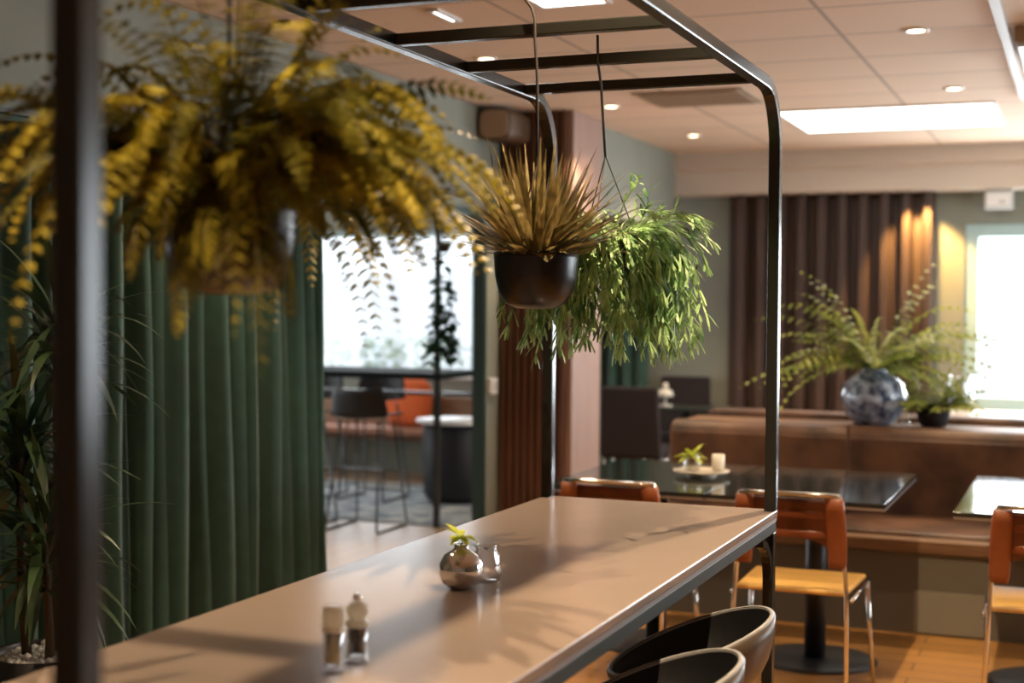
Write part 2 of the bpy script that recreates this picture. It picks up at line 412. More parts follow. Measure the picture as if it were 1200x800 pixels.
# ------------------------------------------------------------------ long high table
lt = thing('high_table', 'long taupe high table with pale edge under the black overhead frame', 'table', (-1.201, 2.56, 0))
hx, hy = 0.365, 1.563
link('table_top', BX(-hx, hx, -hy, hy, 0.878, 0.90), 'top', lt, bev=0.003)
link('edge_band', BX(-hx + 0.002, hx - 0.002, -hy + 0.002, hy - 0.002, 0.868, 0.8775), 'edge', lt)
for s in (-1, 1):
    x = s * (hx - 0.019)
    link('side_rail', BX(x - 0.016, x + 0.016, -hy + 0.005, hy - 0.005, 0.836, 0.8675), 'greensteel', lt, bev=0.002)
    for e in (-1, 1):
        y = e * (hy - 0.02)
        link('leg', BX(x - 0.016, x + 0.016, y - 0.016, y + 0.016, 0, 0.8355), 'frame', lt, bev=0.002)
        r_ = 0.13; cy = y - e * (r_ + 0.017); cz = 0.835 - r_
        bm = bmesh.new(); sweep_rect(bm, [(x, cy + e * r_ * math.cos(R(t)), cz + r_ * math.sin(R(t)) - 0.012) for t in range(0, 91, 10)], (1, 0, 0), 0.026, 0.020); link('corner_brace', bm, 'frame', lt)
link('apron', BX(-hx + 0.04, hx - 0.04, -hy + 0.03, hy - 0.03, 0.842, 0.8675), 'greensteel', lt)
for y in (-hy + 0.02, hy - 0.02):
    link('end_rail', BX(-hx + 0.036, hx - 0.036, y - 0.015, y + 0.015, 0.10, 0.13), 'frame', lt)

fr = thing('overhead_frame', 'black steel frame with ladder of crossbars rising over the long table', 'frame', (-1.201, 2.56, 0.9))
for s in (-1, 1):
    x = s * 0.35; zt = 2.126 - 0.9; rr = 0.17; y1 = 1.543; y0 = -1.524
    path = [(x, y0, 0)] + [(x, y, z) for y, z in arc((y0 + rr, zt - rr), rr, 180, 90, 8)] + [(x, y, z) for y, z in arc((y1 - rr, zt - rr), rr, 90, 0, 8)] + [(x, y1, 0)]
    bm = bmesh.new(); sweep_rect(bm, path, (1, 0, 0), 0.034, 0.034); link('post_and_rail', bm, 'frame', fr, bev=0.004)
    for y in (y0, y1):
        link('foot_plate', BX(x - 0.015, x + 0.015, y - 0.03, y + 0.02, 0.0, 0.004), 'frame', fr)
for k in range(8):
    y = 3.849 - 0.414 * k - 2.56
    if y < -1.40: break
    link('crossbar', BX(-0.333, 0.333, y - 0.014, y + 0.014, 2.126 - 0.9 - 0.014, 2.126 - 0.9 + 0.014), 'frame', fr, bev=0.003)

# ------------------------------------------------------------------ hanging plants
def hang_pot(root, rad, h, potm, cord_top, seed):
    """bowl pot, soil, cord and three wires; the root sits at the rim's centre"""
    prof = [(0.001, -h), (rad * 0.45, -h * 0.985), (rad * 0.70, -h * 0.90), (rad * 0.88, -h * 0.70), (rad * 0.97, -h * 0.42), (rad, -h * 0.1), (rad, 0), (rad * 0.94, 0), (rad * 0.93, -0.02)]
    bm = lathe(bmesh.new(), prof, 40, cap0=False, cap1=False); link('pot', bm, potm, root, True)
    bm = lathe(bmesh.new(), [(0.001, -0.015), (rad * 0.5, -0.012), (rad * 0.925, -0.02)], 24, cap0=False, cap1=False); link('soil', bm, 'soil', root, True)
    bm = bmesh.new(); kn = 0.20
    for k in range(3):
        a = 2 * PI * k / 3 + 0.5
        tube(bm, [(rad * 0.96 * math.cos(a), rad * 0.96 * math.sin(a), -0.004), (0, 0, kn)], 0.0016, 5)
    link('hanger_wires', bm, 'cord', root)
    bm = bmesh.new(); tube(bm, [(0, 0, kn - 0.003)] + cord_top, 0.0035, 6); link('hanging_cord', bm, 'cord', root, True)

rng = random.Random(4)
# near fern
nf = thing('hanging_fern', 'large yellow olive fern in dark bowl hanging nearest the camera', 'hanging plant', (-1.182, 1.779, 1.645))
hang_pot(nf, 0.10, 0.135, 'copperpot', [(0.0, 0, 0.464)], 1)
for k in range(99):
    L = Leaves(); az = 2 * PI * (k * 0.381966) + rng.uniform(-.2, .2)
    if k % 4 == 0: az = R(22) + rng.uniform(-1.0, 1.0)
    if k % 6 == 0:
        if k % 12 == 0: az = R(-68) + rng.uniform(-0.7, 0.7)
        el = R(rng.uniform(0, 30)); ln = rng.uniform(0.20, 0.29); dr = rng.uniform(1.8, 2.8)
    else:
        el = R(34 + 52 * rng.random()); ln = rng.uniform(0.36, 0.58); dr = rng.uniform(1.7, 3.4)
    if math.cos(az - R(22)) > 0.45: ln *= 0.80; el = max(el, R(46))
    if math.cos(az - R(202)) > 0.5: ln *= 0.74; el = max(el, R(52))
    d = Vector((math.cos(az) * math.cos(el), math.sin(az) * math.cos(el), math.sin(el)))
    o = (0.06 * math.cos(az), 0.06 * math.sin(az), -0.005)
    L.frond(o, d, ln, rng.uniform(0.040, 0.060), dr, 26, 0.014, rng)
    for q in range(2):
        dd = (d + Vector([rng.uniform(-.28, .28) for _ in range(3)])).normalized()
        L.frond(o, dd, ln * rng.uniform(0.7, 1.0), rng.uniform(0.035, 0.055), dr * rng.uniform(0.8, 1.2), 22, 0.014, rng)
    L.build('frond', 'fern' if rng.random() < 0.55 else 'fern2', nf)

# spiky plant
spk = thing('spiky_hanging_plant', 'brownish spiky bladed plant in black bowl hanging above the long table', 'hanging plant', (-1.176, 3.021, 1.618))
hang_pot(spk, 0.098, 0.130, 'pot', [(0, -0.002, 0.40), (0.0, -0.020, 0.49), (0, -0.020, 0.53), (-0.008, -0.02, 0.555), (-0.03, -0.02, 0.585), (-0.06, -0.02, 0.61)], 2)
L = Leaves()
for k in range(330):
    az = rng.uniform(0, 2 * PI); el = R(12 + 74 * rng.random() ** 1.25); r0 = 0.075 * rng.random()
    ln = rng.uniform(0.17, 0.30) * (0.88 + 0.12 * math.sin(el))
    L.blade((r0 * math.cos(az), r0 * math.sin(az), -0.012), (math.cos(az) * math.cos(el), math.sin(az) * math.cos(el), math.sin(el)), ln, rng.uniform(0.010, 0.019), rng.uniform(0.05, 0.45) + 0.4 * math.sin(el) * rng.random(), 7, peak=0.35)
L.build('blades', 'spike', spk)
L = Leaves()
for az, el, ln in ((R(8), R(38), 0.17), (R(-60), R(22), 0.14), (R(60), R(48), 0.16), (R(-30), R(55), 0.15)):
    L.blade((0.03 * math.cos(az), 0.03 * math.sin(az), -0.01), (math.cos(az) * math.cos(el), math.sin(az) * math.cos(el), math.sin(el)), ln, 0.075, 0.9, 7)
L.build('broad_leaves', 'broad', spk)

# trailing bright green plant
trl = thing('trailing_hanging_plant', 'bright green trailing plant in black bowl hanging behind the spiky plant', 'hanging plant', (-1.150, 3.437, 1.68))
hang_pot(trl, 0.085, 0.11, 'pot', [(-0.012, -0.004, 0.38), (-0.016, -0.02, 0.44), (-0.017, -0.02, 0.505)], 3)
L = Leaves()
def stem_path(L, p, d, length, droop, seg, w):
    p = Vector(p); d = Vector(d).normalized(); out = []
    A = []; B = []
    side0 = Vector((rng.uniform(-1, 1), rng.uniform(-1, 1), rng.uniform(-.3, .3))).normalized()
    for i in range(seg + 1):
        t = i / seg; side = side0 - d * side0.dot(d); side.normalize()
        ww = w * (1 if i % 2 else 0.62) * (1 - 0.3 * t)
        A.append(p - side * ww / 2); B.append(p + side * ww / 2); out.append((p.copy(), d.copy()))
        d = (d + Vector((rng.uniform(-.22, .22), rng.uniform(-.22, .22), -droop / seg + rng.uniform(-.12, .12)))).normalized()
        p = p + d * length / seg
    L.quadstrip(A, B); return out
for k in range(420):
    az = rng.uniform(0, 2 * PI); el = R(rng.uniform(-20, 56)); r0 = 0.075
    ln = rng.uniform(0.10, 0.35) if el < 0.5 else rng.uniform(0.10, 0.24)
    dr = rng.uniform(2.4, 4.6) if el < 0.5 else rng.uniform(1.0, 3.0)
    o = stem_path(L, (r0 * math.cos(az), r0 * math.sin(az), 0.0), (math.cos(az) * math.cos(el), math.sin(az) * math.cos(el), math.sin(el)), ln, dr, 9, 0.0085)
    for j in (4, 6, 7, 8, 9, 9):
        p, d = o[j]
        for sg in range(2):
            dd = d + Vector((rng.uniform(-.8, .8), rng.uniform(-.8, .8), rng.uniform(-.4, .5)))
            L.blade(p, dd, rng.uniform(0.025, 0.058), 0.0085, 0.6, 3, peak=0.55, tipw=0.45)
L.build('trailing_stems', 'cactus', trl)

# ------------------------------------------------------------------ things on the long table
Z = 0.9
va = thing('bubble_vase', 'round silvered glass bud vase with lime green sprig on the long table', 'vase', (-1.215, 2.70, Z))
prof = [(0.020, 0), (0.028, 0.002), (0.040, 0.012), (0.047, 0.032), (0.046, 0.052), (0.036, 0.070), (0.020, 0.080), (0.014, 0.086), (0.016, 0.094), (0.013, 0.094), (0.011, 0.086), (0.017, 0.078), (0.033, 0.068), (0.043, 0.051), (0.044, 0.033)]
link('vase_body', lathe(bmesh.new(), prof, 32, cap1=False), 'mercury', va, True)
L = Leaves()
for k in range(16):
    az = rng.uniform(0, 2 * PI); el = R(rng.uniform(5, 55))
    L.blade((0, 0, 0.108), (math.cos(az) * math.cos(el), math.sin(az) * math.cos(el), math.sin(el)), rng.uniform(0.025, 0.052), 0.020, 0.8, 4)
lv = L.build('sprig_leaves', 'spray2', va)
bm = bmesh.new(); tube(bm, [(0, 0, 0.03), (0.002, 0, 0.112)], 0.0018, 6); link('stem', bm, 'vine', va)
gl = thing('glass_tumbler', 'small cut clear glass beside the silvered bud vase', 'glass', (-1.190, 2.775, Z))
prof = [(0.022, 0), (0.030, 0.004), (0.033, 0.03), (0.030, 0.055), (0.022, 0.072), (0.024, 0.080), (0.021, 0.080), (0.019, 0.072), (0.026, 0.054), (0.029, 0.03), (0.026, 0.008), (0.001, 0.007)]
bm = lathe(bmesh.new(), prof, 20, cap1=False)
for i, v in enumerate(bm.verts):
    a = math.atan2(v.co.y, v.co.x); k = 1 + 0.05 * math.cos(10 * a) * math.sin(v.co.z * 260)
    v.co.x *= k; v.co.y *= k
link('glass_body', bm, 'glass', gl, True)
L = Leaves()
for k in range(7):
    az = rng.uniform(0, 2 * PI)
    L.blade((0, 0, 0.07), (math.cos(az), math.sin(az), 0.9), rng.uniform(0.035, 0.055), 0.011, 0.8, 4)
L.build('grey_leaves', 'vine', gl)

sa = thing('salt_grinder', 'glass salt grinder with pale cap, left of the pepper grinder', 'grinder', (-1.123, 1.992, Z))
link('salt_fill', lathe(bmesh.new(), [(0.0135, 0.016), (0.0135, 0.060)], 24), 'salt', sa, True)
link('glass_body', lathe(bmesh.new(), [(0.001, 0.0), (0.017, 0.0), (0.018, 0.004), (0.0165, 0.012), (0.0155, 0.03), (0.0165, 0.066), (0.014, 0.068), (0.014, 0.014), (0.001, 0.0135)], 28, cap0=False, cap1=False), 'glass', sa, True)
link('collar', lathe(bmesh.new(), [(0.0185, 0.0685), (0.0195, 0.072), (0.0185, 0.0755)], 28), 'cap', sa, True)
link('cap', lathe(bmesh.new(), [(0.0165, 0.076), (0.018, 0.082), (0.018, 0.100), (0.0165, 0.106), (0.010, 0.107)], 28), 'cap', sa, True)
pe = thing('pepper_grinder', 'glass pepper grinder filled with dark peppercorns and topped by a knob', 'grinder', (-1.117, 2.062, Z))
link('pepper_fill', lathe(bmesh.new(), [(0.0145, 0.018), (0.0145, 0.058)], 24), 'pepper', pe, True)
link('glass_body', lathe(bmesh.new(), [(0.001, 0.0), (0.019, 0.0), (0.020, 0.005), (0.0175, 0.014), (0.0165, 0.03), (0.0170, 0.062), (0.0150, 0.062), (0.0150, 0.016), (0.001, 0.0155)], 28, cap0=False, cap1=False), 'glass', pe, True)
link('collar', lathe(bmesh.new(), [(0.019, 0.0625), (0.020, 0.067), (0.019, 0.071)], 28), 'cap', pe, True)
link('cap', lathe(bmesh.new(), [(0.013, 0.0715), (0.014, 0.076), (0.019, 0.084), (0.019, 0.092), (0.012, 0.100), (0.005, 0.102)], 28), 'cap', pe, True)
link('knob', lathe(bmesh.new(), [(0.004, 0.1025), (0.0075, 0.106), (0.0075, 0.112), (0.003, 0.116)], 20), 'chrome', pe, True)

# ------------------------------------------------------------------ bar stools at the long table
def stool_shell_bm(rad, th0=0.0):
    """tub shell with a rim that is high at the back (+x) and low in front"""
    bm = bmesh.new(); nth, nz = 40, 9; rings = []
    for j in range(nz + 1):
        t = j / nz; ring = []
        for i in range(nth):
            a = 2 * PI * i / nth
            zr = 0.712 + 0.072 * math.cos(a)
            zb = 0.603
            rr = rad * (0.30 + 0.70 * math.sin(t * PI / 2) ** 0.8)
            z = zb + (zr - zb) * (t ** 1.9)
            ring.append(bm.verts.new((rr * math.cos(a), rr * math.sin(a), z)))
        rings.append(ring)
    for a, b in zip(rings, rings[1:]):
        for i in range(nth): bm.faces.new((a[i], a[(i + 1) % nth], b[(i + 1) % nth], b[i]))
    bm.faces.new(rings[0][::-1])
    return bm, [v.co.copy() for v in rings[-1]]
def make_stool(label, loc, rz):
    t = thing('bar_stool', label, 'bar stool', loc, rz, 'bar stools at the long table')
    bm, rim = stool_shell_bm(0.188)
    o = link('shell', bm, 'shell', t, True); sm = o.modifiers.new('thick', 'SOLIDIFY'); sm.thickness = 0.008; sm.offset = 1
    bm, rim2 = stool_shell_bm(0.183)
    for v in bm.verts: v.co.z += 0.004
    link('seat_lining', bm, 'shellin', t, True)
    bm = bmesh.new(); tube(bm, rim + [rim[0]], 0.006, 8, cap=False); link('rim_piping', bm, 'piping', t, True)
    for sx, sy in ((1, 1), (1, -1), (-1, 1), (-1, -1)):
        bm = bmesh.new(); tube(bm, [(0.05 * sx, 0.05 * sy, 0.605), (0.16 * sx, 0.16 * sy, 0.0)], 0.010, 10, 0.008); link('leg', bm, 'black', t, True)
    bm = bmesh.new(); c = 0.126
    tube(bm, [(c, c, 0.19), (c, -c, 0.19), (-c, -c, 0.19), (-c, c, 0.19), (c, c, 0.19)], 0.006, 8); link('foot_ring', bm, 'black', t, True)
    return t
make_stool('black tub bar stool with grey rim tucked nearest the far table corner', (-0.85, 3.20, 0), R(18))
s2 = copy_tree(bpy.data.objects['bar_stool']); s2.location = (-0.82, 2.755, 0)
s2['label'] = 'black tub bar stool cut by the lower picture edge, nearer the camera'

# ------------------------------------------------------------------ dining tables and chairs
def make_dining(label, x0, x1, y0, y1):
    cx, cy = (x0 + x1) / 2, (y0 + y1) / 2; w, d = (x1 - x0) / 2, (y1 - y0) / 2
    t = thing('dining_table', label, 'dining table', (cx, cy, 0), 0, 'dining tables along the sofa')
    link('table_top', BX(-w, w, -d, d, 0.732, 0.750), 'glosstop', t, bev=0.002)
    link('metal_edge', BX(-w + 0.001, w - 0.001, -d + 0.001, d - 0.001, 0.722, 0.7315), 'steeledge', t)
    link('pedestal', lathe(bmesh.new(), [(0.045, 0.016), (0.042, 0.715)], 24), 'castiron', t, True)
    link('base_plate', lathe(bmesh.new(), [(0.26, 0), (0.26, 0.006), (0.23, 0.012), (0.06, 0.016)], 40), 'castiron', t, True)
    link('top_spider', BX(-0.2, 0.2, -0.03, 0.03, 0.7155, 0.7215), 'castiron', t)
    return t
make_dining('black gloss dining table with flower tray, pushed beside the middle one', -2.095, -1.405, 5.465, 6.53)
make_dining('black gloss dining table behind the cognac chair by the frame post', -1.400, -0.700, 5.465, 6.53)
make_dining('glossy dining table reflecting the window at the right picture edge', -0.445, 0.25, 5.38, 6.58)

def make_chair(label, loc, rz=0.0):
    t = thing('dining_chair', label, 'dining chair', loc, rz, 'cognac leather chairs at the dining tables')
    # origin: floor under the back posts' middle; faces +y
    bm = BX(-0.205, 0.205, 0.0, 0.40, 0.440, 0.458)
    for v in bm.verts:
        if v.co.y > 0.2: v.co.x *= 1.06
    link('seat', bm, 'seatwood', t, bev=0.008)
    for s in (-1, 1):
        bm = bmesh.new(); tube(bm, [(s * 0.222, -0.095, 0), (s * 0.206, -0.015, 0.44), (s * 0.194, -0.028, 0.62), (s * 0.182, -0.06, 0.815)], 0.0085, 10); link('rear_leg', bm, 'chrome', t, True)
        bm = bmesh.new(); tube(bm, [(s * 0.245, 0.45, 0), (s * 0.226, 0.36, 0.435)], 0.0085, 10); link('front_leg', bm, 'chrome', t, True)
        bm = bmesh.new(); tube(bm, [(s * 0.222, -0.008, 0.428), (s * 0.226, 0.36, 0.430)], 0.007, 8); link('side_rail', bm, 'chrome', t, True)
    bm = bmesh.new(); tube(bm, [(-0.182, -0.060, 0.815), (-0.1, -0.075, 0.817), (0.0, -0.080, 0.818), (0.1, -0.075, 0.817), (0.182, -0.060, 0.815)], 0.0085, 10); link('top_rail', bm, 'chrome', t, True)
    # leather back: a curved sheet with rounded lower edge
    bm = bmesh.new(); nx, nz = 20, 8; g = []
    for i in range(nx + 1):
        u = -1 + 2 * i / nx; zb = 0.655 - 0.085 * abs(u) ** 3
        g.append([])
        for j in range(nz + 1):
            z = zb + (0.800 - zb) * j / nz
            y = -0.030 - (z - 0.62) * 0.16 - 0.022 * (1 - u * u) + 0.014
            g[-1].append(bm.verts.new((u * 0.180, y, z)))
    for i in range(nx):
        for j in range(nz): bm.faces.new((g[i][j], g[i + 1][j], g[i + 1][j + 1], g[i][j + 1]))
    o = link('backrest', bm, 'leather2', t, True); sm = o.modifiers.new('thick', 'SOLIDIFY'); sm.thickness = 0.006; sm.offset = 0
    for s in (-1, 1):
        bm = bmesh.new(); path = []
        for z0, hw in ((0.548, 0.030), (0.575, 0.035), (0.66, 0.037), (0.76, 0.036), (0.806, 0.033)):
            c = Vector((s * (0.194 - max(0, z0 - 0.62) * 0.06), -0.028 - max(0, (z0 - 0.62)) * 0.164, z0)); ring = []
            for k in range(14):
                a = 2 * PI * k / 14; ring.append(bm.verts.new((c.x - s * 0.020 + hw * math.copysign(abs(math.cos(a)) ** 0.5, math.cos(a)), c.y + 0.0125 * math.copysign(abs(math.sin(a)) ** 0.6, math.sin(a)), z0)))
            path.append(ring)
        for a, b in zip(path, path[1:]):
            for k in range(14): bm.faces.new((a[k], a[(k + 1) % 14], b[(k + 1) % 14], b[k]))
        bm.faces.new(path[0][::-1]); bm.faces.new(path[-1]); link('leather_sleeve', bm, 'leather', t, True)
    for z in (0.742, 0.668):
        bm = bmesh.new(); n = 14; A = []
        for i in range(n + 1):
            u = -1 + 2 * i / n; y = -0.030 - (z - 0.62) * 0.16 - 0.022 * (1 - u * u) + 0.008
            A.append((u * 0.140, y, z))
        sweep_rect(bm, A, (0, 0, 1), 0.026, 0.010); link('back_strap', bm, 'strapleather', t, True, bev=0.003)
    return t
ch = make_chair('cognac leather dining chair with honey seat right beside the black frame post', (-1.0, 5.19, 0))
c2 = copy_tree(ch); c2.location = (-1.70, 5.22, 0); c2['label'] = 'cognac leather dining chair mostly hidden behind the far table end'
c3 = copy_tree(ch); c3.location = (-0.095, 5.16, 0); c3['label'] = 'cognac leather dining chair cut by the right picture edge'

# things on the dining table
tr = thing('serving_tray', 'round beige stone tray under flower glass on the dining table', 'tray', (-1.56, 6.03, 0.75))
link('tray_foot', lathe(bmesh.new(), [(0.07, 0), (0.06, 0.012)], 28), 'stone', tr, True)
link('tray_plate', lathe(bmesh.new(), [(0.06, 0.0125), (0.115, 0.018), (0.125, 0.026), (0.118, 0.027), (0.108, 0.022)], 36), 'stone', tr, True)
fv = thing('flower_glass', 'small clear glass holding lime green leaves on the stone tray', 'vase', (-1.60, 6.02, 0.7785))
prof = [(0.030, 0), (0.036, 0.004), (0.038, 0.03), (0.030, 0.055), (0.028, 0.068), (0.025, 0.068), (0.027, 0.054), (0.034, 0.03), (0.030, 0.008), (0.001, 0.007)]
link('glass_body', lathe(bmesh.new(), prof, 24, cap1=False), 'glass', fv, True)
L = Leaves()
for k in range(26):
    az = rng.uniform(0, 2 * PI); el = R(rng.uniform(0, 70))
    L.blade((0, 0, 0.055), (math.cos(az) * math.cos(el), math.sin(az) * math.cos(el), math.sin(el)), rng.uniform(0.06, 0.095), 0.030, 0.9, 4)
L.build('leaves', 'spray2', fv)
cn = thing('candle_cup', 'pale candle cup standing at the right of the stone tray', 'candle', (-1.485, 6.03, 0.7785))
link('cup', lathe(bmesh.new(), [(0.022, 0), (0.027, 0.004), (0.028, 0.07), (0.025, 0.07), (0.024, 0.05)], 24, cap1=False), 'cream', cn, True)
link('wax', lathe(bmesh.new(), [(0.0235, 0.045), (0.0235, 0.06), (0.002, 0.062)], 20), 'candle', cn, True)

# ------------------------------------------------------------------ sofas
def make_sofa():
    t = thing('leather_bench', 'brown leather banquette bench facing the dining tables', 'sofa', (0.6, 7.0, 0))
    xl, xr = -2.665, 2.9
    link('plinth', BX(xl, xr, -0.345, 0.88, 0.0, 0.375), 'plinth', t)
    link('plinth_patch', BX(-1.315, -1.01, -0.352, -0.3455, 0.01, 0.20), 'plinth2', t)  # thin rectangle, paler than the plinth front
    link('seat_edge', BX(xl, xr, -0.37, -0.28, 0.3755, 0.435), 'woodedge', t, bev=0.006)
    xs = [xl, -1.725, -0.5, 0.7, 1.8, xr]
    for a, b in zip(xs, xs[1:]):
        link('seat_cushion', BX(a + 0.004, b - 0.004, -0.275, 0.29, 0.376, 0.455), 'leatherdark', t, bev=0.02)
    for i, (a, b) in enumerate(zip(xs, xs[1:])):
        bm = bmesh.new(); r = 0.05
        prism(bm, [(0.295, 0.376), (0.30, 0.83)] + arc((0.30 + r, 0.83), r, 180, 90, 5) + [(0.42, 0.885), (0.46, 0.86), (0.46, 0.376)], 'x', a + 0.003, b - 0.003)
        link('back_cushion', bm, 'leatherdark', t, True, bev=0.012)
    link('back_ledge', BX(xl, xr, 0.465, 0.88, 0.376, 0.870), 'woodedge', t, bev=0.01)
    return t
make_sofa()
t = thing('rear_leather_bench', 'second brown leather bench whose back shows just behind the first', 'sofa', (0.6, 8.2, 0))
link('plinth', BX(-2.62, 2.9, -0.28, 0.6, 0, 0.375), 'plinth', t)
link('back_cushion', BX(-2.62, 2.9, -0.27, -0.10, 0.376, 0.905), 'leatherdark', t, bev=0.03)
link('seat_cushion', BX(-2.62, 2.9, -0.095, 0.62, 0.376, 0.46), 'leatherdark', t, bev=0.02)

# big marbled vase with sprays on the ledge
bv = thing('marbled_vase', 'large round blue and white marbled glass vase on the sofa ledge', 'vase', (-1.048, 7.66, 0.870))
prof = [(0.075, 0), (0.10, 0.006), (0.145, 0.055), (0.168, 0.12), (0.170, 0.17), (0.150, 0.225), (0.105, 0.265), (0.070, 0.280), (0.062, 0.292), (0.068, 0.305), (0.060, 0.305), (0.055, 0.290), (0.065, 0.272), (0.10, 0.255)]
link('vase_body', lathe(bmesh.new(), prof, 40, cap1=False), 'blueglass', bv, True)
sprays = Leaves(); bm = bmesh.new()
for k in range(64):
    az = rng.uniform(0, 2 * PI) if k > 34 else R(22) + rng.choice([rng.uniform(-0.5, 0.5), PI + rng.uniform(-0.5, 0.5)])
    el = R(rng.uniform(14, 76)); ln = rng.uniform(0.34, 0.60) if k > 34 else rng.uniform(0.45, 0.74)
    d = (math.cos(az) * math.cos(el), math.sin(az) * math.cos(el), math.sin(el))
    sprays.frond((0.03 * math.cos(az), 0.03 * math.sin(az), 0.29), d, ln, rng.uniform(0.07, 0.10), rng.uniform(0.9, 1.9), 14, 0.026, rng)
for k in range(8):
    az = 2 * PI * k / 8
    tube(bm, [(0, 0, 0.05), (0.02 * math.cos(az), 0.02 * math.sin(az), 0.25), (0.04 * math.cos(az), 0.04 * math.sin(az), 0.36)], 0.003, 5)
sprays.v = [(x, y, max(z, 0.014)) for x, y, z in sprays.v]
sprays.build('green_sprays', 'spray', bv); link('stems', bm, 'vine', bv)
jp = thing('dark_planter', 'dark low planter bowl on the sofa ledge right of the marbled vase', 'planter', (-0.745, 7.70, 0.870))
link('bowl', lathe(bmesh.new(), [(0.05, 0), (0.07, 0.01), (0.085, 0.07), (0.088, 0.12), (0.080, 0.12), (0.075, 0.09)], 28), 'darkfab', jp, True)
L = Leaves()
for k in range(40):
    az = rng.uniform(0, 2 * PI); el = R(rng.uniform(25, 85))
    L.frond((0.03 * math.cos(az), 0.03 * math.sin(az), 0.09), (math.cos(az) * math.cos(el), math.sin(az) * math.cos(el), math.sin(el)), rng.uniform(0.18, 0.34), 0.07, rng.uniform(0.7, 1.7), 9, 0.026, rng)
L.v = [(x, y, max(z, 0.014)) for x, y, z in L.v]
L.build('fern_leaves', 'spray', jp)
wj = thing('white_flower_jar', 'small white flowers in a jar at the foot of the marbled vase', 'flower jar', (-0.862, 7.535, 0.870))
link('jar', lathe(bmesh.new(), [(0.018, 0), (0.022, 0.004), (0.022, 0.035), (0.016, 0.045), (0.014, 0.045)], 20), 'glass', wj, True)
L = Leaves()
for k in range(24):
    az = rng.uniform(0, 2 * PI); el = R(rng.uniform(-10, 80))
    L.blade((0, 0, 0.05), (math.cos(az) * math.cos(el), math.sin(az) * math.cos(el), math.sin(el)), rng.uniform(0.025, 0.05), 0.016, 0.5, 3)
L.v = [(x, y, max(z, 0.014)) for x, y, z in L.v]
L.build('petals', 'cream', wj)

# table by the window with a glass vase
wt = thing('window_table', 'tan edged table under the bright window behind the sofas', 'table', (-0.45, 10.55, 0))
link('table_top', BX(-0.55, 0.55, -0.34, 0.34, 0.715, 0.745), 'stone', wt, bev=0.004)
for sx in (-1, 1):
    for sy in (-1, 1): link('leg', BX(sx * 0.5 - 0.02, sx * 0.5 + 0.02, sy * 0.29 - 0.02, sy * 0.29 + 0.02, 0, 0.7145), 'seatwood', wt)
wc = thing('wooden_chair', 'pale wooden chair back showing above the sofa below the window', 'chair', (-0.62, 9.55, 0))
link('seat', BX(-0.2, 0.2, 0, 0.4, 0.44, 0.46), 'seatwood', wc, bev=0.006)
link('backrest', BX(-0.21, 0.21, -0.03, -0.008, 0.66, 0.80), 'seatwood', wc, bev=0.008)
for s in (-1, 1):
    link('rear_leg', BX(s * 0.19 - 0.015, s * 0.19 + 0.015, -0.007, 0.023, 0, 0.77), 'seatwood', wc)
    link('front_leg', BX(s * 0.18 - 0.015, s * 0.18 + 0.015, 0.36, 0.39, 0, 0.439), 'seatwood', wc)
gv = thing('tall_glass_vase', 'clear flared glass vase on the table in front of the window', 'vase', (-0.83, 10.45, 0.745))
link('vase_body', lathe(bmesh.new(), [(0.07, 0), (0.085, 0.01), (0.10, 0.12), (0.075, 0.22), (0.085, 0.27), (0.078, 0.27), (0.068, 0.22), (0.093, 0.12), (0.078, 0.02), (0.001, 0.018)], 28, cap1=False), 'glass', gv, True)

# ------------------------------------------------------------------ dim corner behind the lintel
def side_chair(label, loc, rz):
    t = thing('upholstered_chair', label, 'chair', loc, rz, 'dark chairs in the back corner')
    link('seat', BX(-0.22, 0.22, 0.0, 0.44, 0.40, 0.48), 'darkfab', t, bev=0.02)
    bm = BX(-0.22, 0.22, -0.07, -0.003, 0.42, 0.92)
    for v in bm.verts:
        if v.co.z > 0.6: v.co.y -= 0.06; v.co.x *= 0.92
    link('backrest', bm, 'darkfab', t, bev=0.02)
    for sx in (-1, 1):
        for y in (0.02, 0.40): link('leg', lathe(bmesh.new(), [(0.012, 0), (0.016, 0.3995)], 10, sx * 0.19, y), 'chrome', t, True)
    return t
side_chair('dark upholstered chair with metal legs in the dim corner left of the sofa', (-2.99, 9.58, 0), R(8))
u2 = copy_tree(bpy.data.objects['upholstered_chair']); u2.location = (-3.02, 11.04, 0); u2.rotation_euler.z = R(180)
u2['label'] = 'dark chair back against the grey wall behind the small white lamp'
dt = thing('dark_side_table', 'dark side table holding the white lamp left of the sofa', 'table', (-2.80, 10.36, 0))
link('table_top', BX(-0.32, 0.32, -0.19, 0.19, 0.70, 0.73), 'black', dt, bev=0.004)
link('pedestal', lathe(bmesh.new(), [(0.03, 0.012), (0.03, 0.6995)], 16), 'black', dt, True)
link('base_plate', lathe(bmesh.new(), [(0.2, 0), (0.2, 0.012)], 28), 'black', dt, True)
lp = thing('table_lamp', 'small white mushroom lamp on the dark side table', 'lamp', (-2.97, 10.37, 0.73))
link('base', lathe(bmesh.new(), [(0.05, 0), (0.05, 0.008), (0.01, 0.012)], 24), 'cream', lp, True)
link('stem', lathe(bmesh.new(), [(0.008, 0.0125), (0.008, 0.075)], 12), 'cream', lp, True)
link('lamp_shade', lathe(bmesh.new(), [(0.055, 0.0755), (0.06, 0.085), (0.052, 0.115), (0.03, 0.128)], 28), 'cream', lp, True)
link('finial', lathe(bmesh.new(), [(0.01, 0.1285), (0.022, 0.15), (0.018, 0.172), (0.004, 0.178)], 16), 'cream', lp, True)

